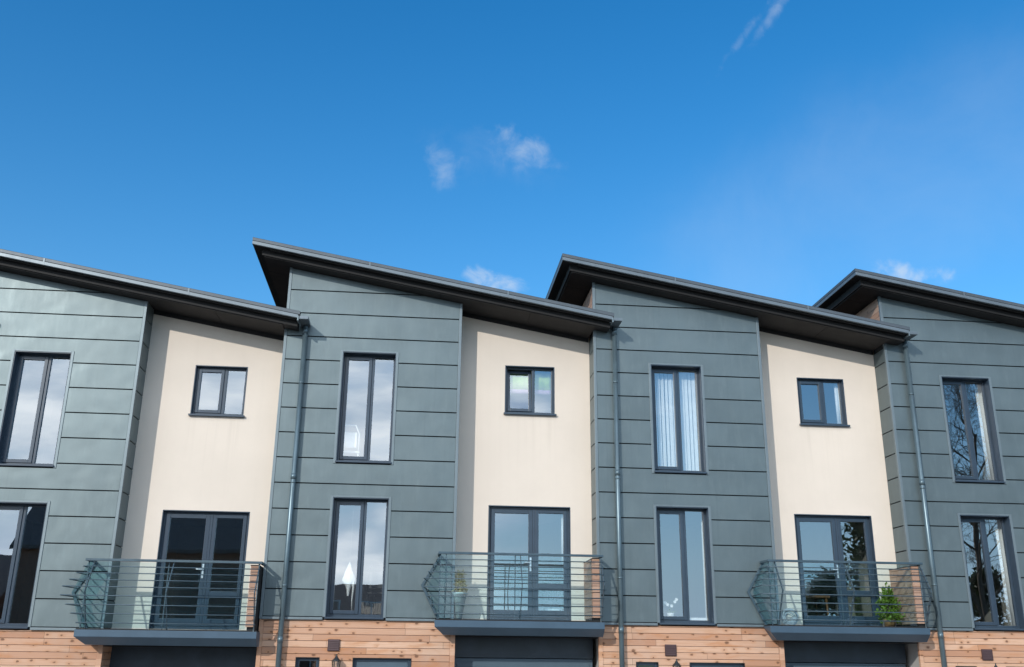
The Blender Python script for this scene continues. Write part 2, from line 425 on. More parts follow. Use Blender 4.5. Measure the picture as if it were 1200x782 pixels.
def roof(house):
    xa, xb, xc = -.639, 5.600, 5.902
    core = MB()
    core.prism(sl_poly(xa+.16, xb-.012, .012, .235), ROOF_Y0+.17, ROOF_Y1)
    core.prism(sl_poly(xb-.012, xc-.05, .012, .235), ROOF_Y0+.17, -.035)
    core.prism(sl_poly(xa+.01, xb-.012, .010, .122), ROOF_Y0+.01, ROOF_Y0+.169)
    core.prism(sl_poly(xa+.01, xa+.159, .010, .122), ROOF_Y0+.170, ROOF_Y1)
    core.prism(sl_poly(xb-.012, xc-.01, .010, .122), ROOF_Y0+.01, ROOF_Y0+.169)
    rf = core.build('roof', M['batten'], house)
    s = MB()
    xs = [xa+.19, 1.1, 2.75, 4.4]
    for i, x in enumerate(xs):
        x2 = xs[i+1] if i < 3 else 5.59
        s.prism(sl_poly(x+.004, x2-.004, .236, .250), ROOF_Y0+.20, ROOF_Y0+.47 if False else YC-.03)
    # side overhang boards
    s2y = [YC-.022, 2.3, 4.5, 6.7, 8.98]
    for i in range(4): s.prism(sl_poly(xa+.194, -.03, .236, .250), s2y[i]+.004, s2y[i+1]-.004)
    s.build('soffit', M['soffit'], rf)
    f = MB()                                       # lower fascia band
    f.prism(sl_poly(xa, xc-.03, .068, .126), ROOF_Y0, ROOF_Y0+.012)
    f.prism(sl_poly(xa, xa+.012, .064, .124), ROOF_Y0+.0125, ROOF_Y1)
    f.prism(sl_poly(xa, xc-.03, .1265, .131), ROOF_Y0+.001, ROOF_Y0+.045)
    f.build('fascia', M['fascia'], rf, .003)
    c = MB()                                       # upper capping band
    c.prism(sl_poly(xa-.002, xc, .0, .056), ROOF_Y0+.006, ROOF_Y0+.014)
    c.prism(sl_poly(xa-.002, xa+.010, .0, .056), ROOF_Y0+.0125, ROOF_Y1)
    c.prism(sl_poly(xa-.002, xc, -.004, -.001), ROOF_Y0+.006, ROOF_Y0+.17)
    c.build('capping', M['capping'], rf, .002)
    for x in (1.45, 3.95): MB().prism(sl_poly(x, x+.025, .004, .126), ROOF_Y0-.003, ROOF_Y0-.0005).build('joint_strip', M['fascia'], rf)
    d = MB(); d.prism(sl_poly(ZX1+.004, 5.585, .236, .330), YC-.028, YC-.002)
    d.prism(sl_poly(.05, ZX1, .236, .262), -.045, -.016)
    d.build('eaves_trim', M['batten'], rf)
    e = MB(); e.prism(sl_poly(xa+.30, xc-.08, .1225, .150), ROOF_Y0+.075, ROOF_Y0+.095); e.build('drip_rail', M['soffit'], rf)
    return rf
def gutter(house):
    x0, x1 = 5.880, 6.050; z1 = zt(5.9)-.080; z0 = z1-.055
    g = MB()
    g.box(x0, x1, -.465, -.034, z0, z0+.010); g.box(x1-.006, x1, -.465, -.034, z0+.010, z1); g.box(x0, x0+.006, -.465, -.034, z0+.010, z1)
    g.box(x0+.006, x1-.006, -.465, -.459, z0+.010, z1); g.box(x0+.006, x1-.006, -.040, -.034, z0+.010, z1)
    go = g.build('gutter', M['fascia'], house, .002)
    b = MB(); b.box(x0-.020, x0+.004, -.484, -.470, z0-.035, z1-.005); b.box(x0-.020, x0+.004, -.470, -.30, z0-.035, z0-.020)
    b.build('bracket', M['trim'], go)
    d = MB(); px, py = 5.972, -.095
    d.tube([(px, py, z0+.005), (px, py, z0-.10)], .046, 14)
    d.tube([(px, py, z0-.08), (px, py, .25)], .043, 14)
    for z in (z0-.10, 5.55, 2.9): d.tube([(px, py, z+.05), (px, py, z-.05)], .0475, 14)
    dp = d.build('downpipe', M['pipe'], house)
    for z in (7.2, 5.45, 3.75):
        k = MB(); k.tube([(px, py, z+.015), (px, py, z-.015)], .0462, 14); k.box(px-.012, px+.012, py+.03, -.012, z-.012, z+.012)
        k.build('pipe_clip', M['pipe'], dp)
    return go
def zinc(house):
    m = MB(); gp = MB()
    wins = [(3.045, 5.008), (5.636, 7.607)]
    XL, XR = .050, ZX1-.050
    k = 0
    z = SEAM0
    while z < 9.5:
        za, zb = z+.0105, z+SEAM-.0105
        # cut the tray where a window interrupts it
        cuts = [za, zb]
        for w0, w1 in wins:
            for c in (w0-.05, w1+.032):
                if za < c < zb: cuts.append(c)
        cuts.sort()
        for i in range(len(cuts)-1):
            a, b = cuts[i], cuts[i+1]; mid = (a+b)/2
            inside = any(w0-.05 < mid < w1+.032 for w0, w1 in wins)
            spans = [(XL, UX0-.047), (UX1+.047, XR)] if inside else [(XL, XR)]
            for xa, xb in spans:
                p = clip_top(xa, xb, a, b)
                if p: m.prism(p, -.012, .008)
        # side returns of the bay
        for sx in (0, 1):
            p = clip_top(.05, .06, za, min(zb, soff(0)-.05)) if zb < 8.3 or sx else None
            zz = min(zb, (soff(ZX1) if sx else 8.15)-.02)
            if za < zz:
                if sx: m.box(ZX1-.02, ZX1-.001, .040, YC+.0, za, zz)
                else: m.box(.001, .02, .040, YC+.0, za, zz)
        # rolled lower lip of each tray
        spans = [(XL, UX0-.047), (UX1+.047, XR)] if any(w0-.05 < za+.01 < w1+.032 for w0, w1 in wins) else [(XL, XR)]
        for xa, xb in spans:
            p = clip_top(xa+.002, xb-.002, za-.001, za+.009)
            if p and za > 3.1: m.prism(p, -.019, -.0125)
        z += SEAM; k += 1
    zo = m.build('zinc_cladding', M['zinc'], house)
    # dark sheet behind the joints
    def back(x0, x1, z0, z1, y0=.009, y1=.10):
        p = clip_top(x0, x1, z0, z1, lambda x: soff(x)-.004)
        if p: gp.prism(p, y0, y1)
    back(.022, UX0-.003, 3.0, 9.5); back(UX1+.003, ZX1-.022, 3.0, 9.5)
    back(UX0-.003, UX1+.003, 5.010, 5.634); back(UX0-.003, UX1+.003, 7.609, 9.5)
    gp.box(.021, .035, .101, YC, 3.0, 8.9); gp.box(ZX1-.035, ZX1-.021, .101, YC+.05, 3.0, soff(ZX1)-.02)
    gp.build('cladding_backing', M['gap'], zo)
    t = MB()
    def top_box(x0, x1, y0, y1, z0):
        t.prism([(x0, z0), (x1, z0), (x1, soff(x1)-.006), (x0, soff(x0)-.006)], y0, y1)
    top_box(-.004, .046, -.020, .036, 3.0); top_box(ZX1-.046, ZX1+.004, -.020, .036, 3.0)
    # drip at the foot, broken by the lower window
    for xa, xb in ((.046, UX0-.045), (UX1+.045, ZX1-.046)):
        t.box(xa, xb, -.036, .008, 3.000, 3.040)
    t.build('corner_trim', M['trim'], zo, .003)
    return zo
def upper_side(house):                        # boarded gable that shows above the lower neighbour's roof
    m = MB(); z = 8.284
    while z < 9.35:
        if z+.098 < soff(0): m.box(.002, .022, .045, 8.9, z, z+.098)
        z += .102
    m.box(.023, .06, .05, 8.9, 8.1, soff(0)-.01)
    return m.build('gable_boarding', M['grey_timber'], house, .003)
def render_wall(house):
    m = MB(); y0, y1 = YC, YC+.10
    def pr(x0, x1, z0, z1):
        p = clip_top(x0, x1, z0, z1, lambda x: soff(x)-.004)
        if p: m.prism(p, y0, y1)
    X0, X1 = ZX1-.020, 5.60
    sx0, sx1, sz0, sz1 = 4.013, 4.937, 6.696, 7.610
    dx0, dx1, dz1 = 3.748, 5.214, 5.010
    pr(X0, dx0, 2.98, 9.5); pr(dx1, X1, 2.98, 9.5)
    pr(dx0, dx1, dz1, sz0); pr(dx0, sx0, sz0, sz1); pr(sx1, dx1, sz0, sz1); pr(dx0, dx1, sz1, 9.5)
    pr(dx0, dx1, 2.98, 3.052)
    return m.build('render_wall', M['render'], house)
def timber_wall(house):
    m = MB(); y0, y1 = .004, .03
    holes = [(.630, 1.010, 1.15, 2.415), (1.545, 2.494, .2, 2.415)]
    z = BOARD0
    while z < 2.99:
        za, zb = z+.003, min(z+BOARD-.003, 2.998)
        sp = [(.075, 3.115)]
        for hx0, hx1, hz0, hz1 in holes:
            if zb > hz0 and za < hz1-.002:
                sp2 = []
                for a, b in sp:
                    if hx0 > a and hx1 < b: sp2 += [(a, hx0), (hx1, b)]
                    else: sp2.append((a, b))
                if zb > hz1+.004:             # board passes above the opening
                    for hx in ((hx0, hx1),): m.box(hx0, hx1, y0, y1, hz1, zb)
                sp = sp2
        for a, b in sp: m.box(a, b, y0, y1, za, zb)
        z += BOARD
    z = BOARD0                                 # cheek of the garage recess
    while z < 2.77:
        m.box(3.175, 3.198, .034, .49, z+.003, z+BOARD-.003); z += BOARD
    o = m.build('timber_cladding', M['timber'], house, .003)
    b = MB()
    for x0, x1, z0, z1 in ((.04, .630, 0, 2.998), (.630, 1.010, 0, 1.15), (.630, 1.010, 2.416, 2.998), (1.010, 1.545, 0, 2.998), (1.545, 2.494, 2.416, 2.998), (2.494, 3.17, 0, 2.998)):
        b.box(x0, x1, .031, .10, z0, z1)
    b.build('cladding_backing', M['gap'], o)
    c = MB(); c.box(.002, .073, -.006, .05, 0, 2.996)
    MB().box(3.117, 3.200, -.006, .032, 0, 2.996).build('corner_board', M['timber'], o, .003)
    c.build('corner_board', M['timber'], o, .003)
    return o
def entrance(house):
    x0, x1, z1 = 1.545, 2.494, 2.415
    d = frame_mesh(x0, x1, .2, z1, .06, .13, .055).build('front_door', M['frame'], house, .004)
    lf = MB(); lf.box(x0+.057, x1-.057, .075, .12, .257, z1-.057)
    for zz in (.45, 1.1, 1.65): lf.box(x0+.16, x1-.16, .066, .0745, zz, zz+.42)
    lf.build('leaf', M['garage'], d, .004)
    h = MB(); h.box(x0+.085, x0+.115, .062, .074, 1.15, 1.38); h.tube([(x0+.10, .066, 1.28), (x0+.10, .03, 1.28), (x0+.21, .03, 1.28)], .009); h.build('handle', M['steel'], d)
    l = MB(); l.box(x0, x0+.006, -.004, .06, .2, z1); l.box(x1-.006, x1, -.004, .06, .2, z1); l.box(x0+.006, x1-.006, -.004, .06, z1-.006, z1); l.build('reveal', M['black'], d)
    x0, x1, z0 = .630, 1.010, 1.15
    w = frame_mesh(x0, x1, z0, z1, .06, .12, .055).build('side_window', M['frame'], house, .004)
    make_pane('pane', x0+.05, x1-.05, z0+.05, z1-.05, .09, w)
    l = MB(); l.box(x0, x0+.006, -.004, .06, z0, z1); l.box(x1-.006, x1, -.004, .06, z0, z1); l.box(x0+.006, x1-.006, -.004, .06, z1-.006, z1); l.build('reveal', M['black'], w)
    v = MB(); v.box(1.128, 1.322, -.022, .003, 2.516, 2.698)
    vo = v.build('vent', M['vent'], house, .003)
    lv = MB()
    for i in range(6): lv.prism_yz([(-.030, 2.530+i*.027), (-.023, 2.530+i*.027), (-.023, 2.551+i*.027)], 1.142, 1.308)
    lv.build('louvre', M['vent'], vo)
    # coach lantern
    x, y, zt_ = 1.290, -.115, 2.425
    a = MB(); a.box(x-.035, x+.035, -.012, .003, 2.02, 2.20); a.tube([(x, -.01, 2.10), (x, -.07, 2.02), (x, y, 2.06)], .010)
    a.lathe([(.004, zt_+.045), (.014, zt_+.03), (.008, zt_+.018), (.022, zt_+.004), (.030, zt_-.012), (.072, zt_-.055), (.078, zt_-.066), (.070, zt_-.070)], x, y, 6)
    a.lathe([(.002, 2.050), (.048, 2.060), (.050, 2.080), (.040, 2.086)], x, y, 6)
    for i in range(6):
        an = 2*math.pi*i/6
        a.tube([(x+.066*math.cos(an), y+.066*math.sin(an), zt_-.068), (x+.046*math.cos(an), y+.046*math.sin(an), 2.08)], .005, 6)
    la = a.build('wall_lantern', M['black'], house)
    MB().lathe([(.061, zt_-.070), (.043, 2.085)], x, y, 6).build('lantern_glass', M['glass'], la)
    MB().lathe([(.001, 2.26), (.018, 2.25), (.020, 2.16), (.012, 2.09)], x, y, 10).build('bulb', M['white'], la)
    return d
def garage(house):
    y = .505
    g = MB()
    for i in range(5):
        z0 = .22+i*.443
        g.box(3.205, 5.585, y, y+.04, z0, z0+.436)
        for j in range(3): g.box(3.26, 5.53, y-.009, y-.0005, z0+.045+j*.125, z0+.125+j*.125)
    go = g.build('garage_door', M['garage'], house, .005)
    MB().box(3.202, 5.588, y-.03, y+.10, 2.440, 2.975).build('lintel', M['lintel'], go)
    MB().box(3.202, 5.588, -.02, y-.032, 2.765, 2.780).build('recess_soffit', M['batten'], go)
    return go
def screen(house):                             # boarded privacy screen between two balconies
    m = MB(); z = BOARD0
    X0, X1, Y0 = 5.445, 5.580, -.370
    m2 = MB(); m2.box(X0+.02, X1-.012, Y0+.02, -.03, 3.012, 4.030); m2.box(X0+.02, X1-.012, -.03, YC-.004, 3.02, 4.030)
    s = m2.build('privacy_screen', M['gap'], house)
    while z < 4.04:
        if z > 3.0:
            zb = min(z+BOARD-.003, 4.035)
            if zb - z > .02:
                m.box(X0, X0+.018, Y0+.0185, YC-.003, z+.003, zb); m.box(X0, X1-.012, Y0, Y0+.018, z+.003, zb)
        z += BOARD
    m.build('boarding', M['grey_timber'], s, .002)
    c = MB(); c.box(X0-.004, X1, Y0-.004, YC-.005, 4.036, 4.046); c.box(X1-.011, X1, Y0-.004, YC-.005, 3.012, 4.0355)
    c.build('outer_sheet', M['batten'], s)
    MB().box(X1-.010, X1+.004, Y0-.012, Y0-.0045, 3.012, 4.046).build('edge_strip', M['trim'], s)
    return s
def rooms(house):
    m = MB()
    # party walls, rear wall, ceilings
    m.box(.062, .12, .11, 8.8, 0, 7.9); m.box(5.50, 5.575, .62, 8.8, 0, 8.0)
    m.box(.12, 5.50, 8.7, 8.8, 0, 8.0)
    m.box(.12, 5.50, 4.6, 4.7, 3.02, 7.85)
    m.box(3.05, 3.12, .60, 4.6, 3.02, 7.85)
    m.box(.12, 3.05, .102, 4.6, 5.24, 5.42); m.box(3.12, 5.50, .57, 4.6, 5.24, 5.42)
    m.box(.12, 3.05, .102, 4.6, 7.85, 7.90); m.box(3.12, 5.50, .57, 4.6, 7.85, 7.90)
    o = m.build('interior', M['wall_in'], house)
    f = MB()
    f.box(.12, 3.05, .102, 4.6, 2.90, 3.018); f.box(3.05, 5.50, .61, 4.6, 2.90, 3.018)
    f.box(.12, 3.05, .22, 4.6, 5.4205, 5.432); f.box(3.12, 5.50, .60, 4.6, 5.4205, 5.432)
    f.box(.12, 5.5, .62, 8.7, .10, .30)
    f.build('floor', M['floor_in'], o)
    return o
def make_house(x, dz, label, group):
    h = empty('terraced_house', (x, 0, dz)); tag(h, label, 'house', group)
    zinc(h); upper_side(h); render_wall(h); timber_wall(h); tall_window(h, 5.636, 7.607); tall_window(h, 3.045, 5.008, sill=False)
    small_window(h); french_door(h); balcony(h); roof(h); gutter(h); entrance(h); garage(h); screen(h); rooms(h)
    return h
def children(o): return [c for c in bpy.data.objects if c.parent == o]
def copy_tree(o, parent=None):
    c = o.copy(); COL.objects.link(c)
    if parent: c.parent = parent
    for ch in children(o): copy_tree(ch, c)
    return c
HG = 'terraced houses in the grey and cream row'
labels = [
 'grey and cream house with shiny rippled zinc panels and dark balcony door',
 'grey and cream house with a tapered flower planter on its balcony',
 'grey and cream house with white vertical blinds upstairs and green shrub on its balcony',
 'grey terraced house at the right edge, bare branches mirrored in its tall windows',
 'end house of the grey row, next beyond the house with the dark balcony door']
DZ = [-.220, 0., -.016, -.028, -.22]
XS = [0., P, 2*P, 3*P, -P]
houses = []
proto = make_house(XS[0], DZ[0], labels[0], HG)
houses.append(proto)
for i in range(1, 5):
    h = copy_tree(proto); h.location = (XS[i], 0, DZ[i]); h['label'] = labels[i]; houses.append(h)
bpy.context.view_layer.update()
# the bathroom window of the second house is tilted open
for w in children(houses[1]):
    if w.name.startswith('window') and any(c.name.startswith('sash') for c in children(w)) and abs(max(v.co.x for v in w.data.vertices)-4.933) < .01:
        for c in children(w):
            xs = [v.co.x for v in c.data.vertices]
            if c.name.startswith('sash') or (c.name.startswith('pane') and max(xs) < 4.6):
                piv = Vector((4.29, YC+.115, 6.76)); a = R(-7.5)
                c.matrix_basis = Matrix.Translation(piv) @ Matrix.Rotation(a, 4, 'X') @ Matrix.Translation(-piv)
def hp(i, x, y, z): return Vector((XS[i]+x, y, z+DZ[i]))
# ------------------------------------------------------------------ things in and on the houses
def pleats(x0, x1, z0, z1, y, amp, wl, name):
    m = MB(); n = max(4, int((x1-x0)/wl*8)); vs = []
    for i in range(n+1):
        x = x0+(x1-x0)*i/n; yy = y+amp*math.sin(2*math.pi*(x-x0)/wl)
        vs += [(x, yy, z0), (x, yy, z1)]
    m.add(vs, [(2*i, 2*i+2, 2*i+3, 2*i+1) for i in range(n)], True)
    o = m.build(name, M['cloth']); s = o.modifiers.new('Solidify', 'SOLIDIFY'); s.thickness = .004
    return o
def curtain(i, x0, x1, z0, z1, y, label, amp=.018, wl=.07, group='curtains behind the windows'):
    # origin at the foot of the curtain
    o = pleats(0, x1-x0, 0, z1-z0, 0, amp, wl, 'curtain'); o.location = hp(i, x0, y, z0)
    tag(o, label, 'curtain', group)
curtain(3, 1.91, 2.14, 5.60, 7.60, .33, 'white curtain hanging in the upper tall window of the house at the right edge')
curtain(3, 1.91, 2.14, 3.06, 5.00, .33, 'white curtain hanging in the lower tall window of the house at the right edge')
curtain(2, 1.960, 2.03, 3.06, 5.00, .33, 'thin edge of a white curtain in the lower window above the second lantern', wl=.03)
curtain(2, 4.83, 4.95, 6.70, 7.60, .66, 'white curtain edge in the small square window at the right', wl=.05)
curtain(1, 5.080, 5.15, 4.05, 4.93, .66, 'white curtain edge in the right leaf of the middle balcony door', wl=.03)
# vertical blinds in the upper window of the third house
vb = empty('vertical_blind', hp(2, 1.08, .30, 7.60)); tag(vb, 'white vertical blind with open slats in the upper window of the third house', 'blind')
MB().box(0, .97, -.02, .02, -.04, 0).build('headrail', M['white'], vb)
rs = random.Random(3)
for k in range(13):
    m = MB(); a = R(-38+rs.uniform(-16, 16)); x = .035+k*.074; w = .036*rs.uniform(.8, 1.15)
    dx, dy = w*math.cos(a), w*math.sin(a)
    m.add([(x-dx, -dy, -1.95), (x+dx, dy, -1.95), (x+dx, dy, -.04), (x-dx, -dy, -.04), (x-dx, -dy+.002, -1.95), (x+dx, dy+.002, -1.95), (x+dx, dy+.002, -.04), (x-dx, -dy+.002, -.04)],
          [(0,1,2,3),(7,6,5,4),(0,4,5,1),(1,5,6,2),(2,6,7,3),(3,7,4,0)])
    m.build('slat', M['cloth'], vb)
# white cloth hung up in the lower window of the second house
c = MB()
prof = [(.004, .0), (.022, -.05), (.040, -.12), (.070, -.22), (.095, -.30), (.085, -.34), (.045, -.39), (.025, -.46), (.012, -.56)]
n = 14; vs = []
for r_, z in prof:
    for k in range(n):
        an = 2*math.pi*k/n; rr = r_*(1+.30*math.sin(5*an+z*14)+.14*math.sin(2*an-z*6))
        vs.append((rr*math.cos(an), rr*.5*math.sin(an), z))
c.add(vs, [(i*n+k, i*n+(k+1) % n, (i+1)*n+(k+1) % n, (i+1)*n+k) for i in range(len(prof)-1) for k in range(n)], True)
c.tube([(.07, 0, -.26), (.085, 0, -.42), (.07, .005, -.60), (.08, 0, -.80)], [.022, .020, .012, .006], 8)
c.tube([(0, 0, 0), (.005, 0, .9)], .0008, 4)
co = c.build('hanging_cloth', M['cloth']); co.location = hp(1, 1.385, .30, 3.96); tag(co, 'gathered white cloth ornament hanging inside the lower tall window', 'ornament')
# chairs indoors
def chair(i, x, y, z, label, mat, rot):
    t = empty('chair', hp(i, x, y, z)); t.rotation_euler = (0, 0, rot); tag(t, label, 'chair')
    MB().box(-.21, .21, -.21, .21, .43, .47).build('seat', mat, t, .01)
    b = MB(); b.tube([(-.19, .20, .47), (-.19, .23, .78), (-.12, .235, .92), (.12, .235, .92), (.19, .23, .78), (.19, .20, .47)], .016, 8); b.build('back_frame', mat, t)
    MB().box(-.15, .15, .215, .235, .52, .80).build('backrest', mat, t, .008)
    for sx in (-1, 1):
        for sy in (-1, 1): MB().tube([(sx*.18, sy*.18, .44), (sx*.20, sy*.21, 0)], [.016, .012], 8).build('leg', mat, t)
chair(1, 1.22, .62, 5.43, 'pale round-backed chair inside the upper tall window of the second house', M['white'], math.pi)
chair(1, 1.93, .75, 3.02, 'dark round-backed chair low in the right pane of the lower window', M['black'], math.pi*.9)
# towel in the open bathroom window
t = empty('towel', hp(1, 4.06, .70, 7.58)); tag(t, 'lime and mauve striped towel hanging behind the small tilted-open window', 'towel')
for nm, mt, z0, z1 in (('lime_stripe', 'lime', -.36, 0), ('mauve_stripe', 'mauve', -.44, -.36)):
    m = MB(); vs = []
    for k in range(25):
        x = .84*k/24; y = .008*math.sin(k*1.3); vs += [(x, y, z0), (x, y, z1)]
    m.add(vs, [(2*k, 2*k+2, 2*k+3, 2*k+1) for k in range(24)], True)
    o = m.build(nm, M[mt], t); s = o.modifiers.new('Solidify', 'SOLIDIFY'); s.thickness = .006
# leaves
def leaf(m, p, d, up, L, W):
    d = d.normalized(); s_ = d.cross(up)
    if s_.length < 1e-3: s_ = Vector((1,0,0))
    s_.normalize(); nrm = s_.cross(d)
    a = p; b = p+d*L*.5+s_*W*.5+nrm*L*.06; c_ = p+d*L-nrm*L*.1; e = p+d*L*.5-s_*W*.5+nrm*L*.06; mid = p+d*L*.5
    m.add([a, b, c_, e, mid], [(0, 1, 4), (1, 2, 4), (2, 3, 4), (3, 0, 4)], True)
def rv(r): 
    while True:
        v = Vector((r.uniform(-1,1), r.uniform(-1,1), r.uniform(-1,1)))
        if .05 < v.length < 1: return v.normalized()
# leafy shrub on the third balcony
r_ = random.Random(11)
sh = empty('shrub', hp(2, 5.165, .085, 3.03)); tag(sh, 'bushy bright green shrub in a pot on the balcony beside the timber screen', 'plant')
MB().lathe([(.001, 0), (.08, 0), (.10, .11), (.105, .13), (.09, .13), (.085, .11), (.001, .11)], 0, 0, 18).build('pot', M['wood'], sh)
stm = MB(); fol = MB()
for k in range(62):
    an = r_.uniform(0, 6.28); h = r_.uniform(.10, .70); rad = .27*(1-(h-.10)/.66)**.7*r_.uniform(.45, 1.1)
    tip = Vector((rad*math.cos(an)+.02, rad*math.sin(an)*.85, h)); mid = Vector((tip.x*.45, tip.y*.45, h*.6+.04))
    stm.tube([(0, 0, .14), mid, tip], [.006, .004, .002], 5)
    for q in range(26):
        f_ = r_.uniform(.3, 1.); p = (mid.lerp(tip, (f_-.3)/.7))+rv(r_)*r_.uniform(.005, .06)
        d = rv(r_)+Vector((0, 0, .5))+Vector((p.x, p.y, 0))*2
        leaf(fol, p, d, rv(r_), r_.uniform(.045, .075), r_.uniform(.022, .036))
stm.build('stem', M['bark'], sh); fol.build('foliage', M['leaf'], sh, recalc=False)
# tapered planter on the second balcony
pl = empty('planter', hp(1, 3.25, .06, 3.02)); tag(pl, 'tall tapered planter with pale spiky flowers on the middle balcony', 'plant pot')
MB().lathe([(.001, 0), (.045, 0), (.125, .42), (.150, .43), (.150, .45), (.12, .45), (.11, .40), (.001, .40)], 0, 0, 20).build('pot', M['pale_pot'], pl)
fl = MB(); r_ = random.Random(5)
for k in range(420):
    an = r_.uniform(0, 6.28); hh = r_.uniform(0, 1); rad = .14*(1-hh*.55)*math.sqrt(r_.random())
    p = Vector((rad*math.cos(an), rad*math.sin(an),   .42+.36*hh)); leaf(fl, p, rv(r_)+Vector((p.x*4, p.y*4, .8)), rv(r_), r_.uniform(.05, .10), r_.uniform(.010, .022))
fl.build('foliage', M['pale_leaf'], pl, recalc=False)
# coil of grey hose on the third balcony
hs = MB()
pts = []
for k in range(181):
    a = k/180*2*math.pi*5; rr = .155-.020*(k/180*5); pts.append((rr*math.cos(a), .02*math.sin(a*.5)+.012*(k/36), .165+rr*math.sin(a)))
hs.tube(pts, .011, 7)
ho = hs.build('garden_hose', M['hose']); ho.location = hp(2, 3.40, .10, 3.015); ho.rotation_euler = (R(-14), 0, 0)
tag(ho, 'coiled pale grey hose leaning on the balcony floor left of the glazed door', 'hose')
# side table and lamp behind the third balcony door
tb = empty('side_table', hp(2, 4.16, 1.5, 3.02)); tag(tb, 'brown wooden table inside the right-hand balcony door', 'table')
MB().box(-.45, .45, -.3, .3, .56, .60).build('tabletop', M['wood'], tb, .006)
for sx in (-1, 1):
    for sy in (-1, 1): MB().tube([(sx*.39, sy*.25, .56), (sx*.41, sy*.27, 0)], [.022, .016], 8).build('leg', M['wood'], tb)
lm = empty('table_lamp', hp(2, 4.25, 1.45, 3.62)); tag(lm, 'small round white lamp on the brown table indoors', 'lamp')
MB().lathe([(.001, 0), (.06, 0), (.06, .012), (.012, .02), (.010, .09)], 0, 0, 14).build('base', M['steel'], lm)
MB().lathe([(.02, .08), (.07, .10), (.095, .15), (.095, .19), (.07, .24), (.02, .255), (.001, .256)], 0, 0, 18).build('lamp_shade', M['white'], lm)
# orchid on the inner sill of the third house's lower window
oc = empty('orchid', hp(2, 1.32, .27, 3.15)); tag(oc, 'white flowering orchid in a white pot low in the tall window', 'plant')
MB().lathe([(.001, 0), (.05, 0), (.062, .07), (.056, .07), (.05, .05), (.001, .05)], 0, 0, 14).build('pot', M['white'], oc)
st = MB(); st.tube([(0, 0, .05), (-.03, 0, .16), (-.09, 0, .24)], .003, 5); st.tube([(0, 0, .05), (.03, .01, .2), (.11, .01, .30)], .003, 5)
for k in range(7): leaf(st, Vector((0, 0, .06)), Vector((math.cos(k*.9), math.sin(k*.9)*.5, .35)), Vector((0,0,1)), .15, .035)
st.build('stem', M['leaf'], oc, recalc=False)
fw_ = MB(); r_ = random.Random(2)
for cx_, cz_ in ((-.09, .24), (-.05, .21), (.11, .30), (.08, .26), (.02, .19)):
    for k in range(6): leaf(fw_, Vector((cx_, -.01, cz_)), Vector((math.cos(k*1.05), -.3, math.sin(k*1.05))), Vector((0,1,0)), .035, .026)
fw_.build('flowers', M['cloth'], oc, recalc=False)
MB().box(UX0+.01, UX1-.01, .215, .44, 3.105, 3.148).build('sill_board', M['white']).location = (XS[2], 0, DZ[2])
sb = bpy.data.objects['sill_board']; sb.parent = houses[2]; sb.location = (0, 0, 0)
# pot plant behind the middle balcony door
r_ = random.Random(21)
ip = empty('house_plant', hp(1, 4.98, .95, 3.02)); tag(ip, 'dark leafy plant indoors behind the middle balcony door', 'plant')
MB().lathe([(.001, 0), (.11, 0), (.15, .25), (.13, .25), (.12, .22), (.001, .22)], 0, 0, 16).build('pot', M['white'], ip)
fl = MB()
for k in range(160):
    v = rv(r_); p = Vector((v.x*.17, v.y*.17, .50+v.z*.28)); leaf(fl, p, v+Vector((0,0,.4)), rv(r_), .12, .045)
fl.build('foliage', M['dark_leaf'], ip, recalc=False)
# ------------------------------------------------------------------ trees
def bare_tree(name, loc, height, seed, label, group):
    r_ = random.Random(seed); root = empty(name, loc); tag(root, label, 'tree', group)
    tm = MB(); bm_ = MB(); cnt = [0]
    def grow(p, d, L, rad, lvl):
        n = 5; pts = [p]; rs_ = [rad]; q = p.copy(); dd = d.copy()
        for i in range(n):
            dd = (dd + rv(r_)*(.16+.04*lvl) + Vector((0, 0, .045 if lvl else .0))).normalized()
            q = q + dd*L/n; pts.append(q.copy()); rs_.append(max(rad*(1-.6*(i+1)/n), .007))
        (tm if lvl == 0 else bm_).tube(pts, rs_, 9 if lvl == 0 else (6 if lvl < 3 else 3), caps=False); cnt[0] += 1
        if lvl >= 5 or L < .45: return
        k = [15, 9, 6, 5, 4][lvl]
        for j in range(k):
            t = .3+.7*(j+r_.random())/k if lvl else .16+.84*(j+r_.random()*.8)/k
            i = min(int(t*n), n-1); f = t*n-i; bp = pts[i].lerp(pts[i+1], f); br = rs_[i]+(rs_[i+1]-rs_[i])*f
            ax = rv(r_); side = d.cross(ax).normalized(); ang = R(r_.uniform(28, 62))
            nd = (d*math.cos(ang)+side*math.sin(ang)).normalized()
            grow(bp, nd, L*r_.uniform(.42, .66)*(1.1-.3*t)*(.72 if lvl == 0 else 1.), br*.62, lvl+1)
    grow(Vector((0,0,-.2)), Vector((.03,0,1)), height*.72, height*.0085, 0)
    tm.build('trunk', M['bark'], root, recalc=False); bm_.build('branches', M['bark'], root, recalc=False)
    return root
TG = 'bare winter trees'
bare_tree('bare_tree', (33.6, 15.5, .25), 15.0, 4, 'bare winter tree whose twigs show above the roof at the right edge', TG)
bare_tree('bare_tree', (34.6, -27.0, .25), 19.0, 9, 'bare winter tree across the road, mirrored in the windows at the right', TG)
bare_tree('bare_tree', (45.0, -31.0, .25), 18.0, 15, 'second bare winter tree across the road, farther from the houses', TG)
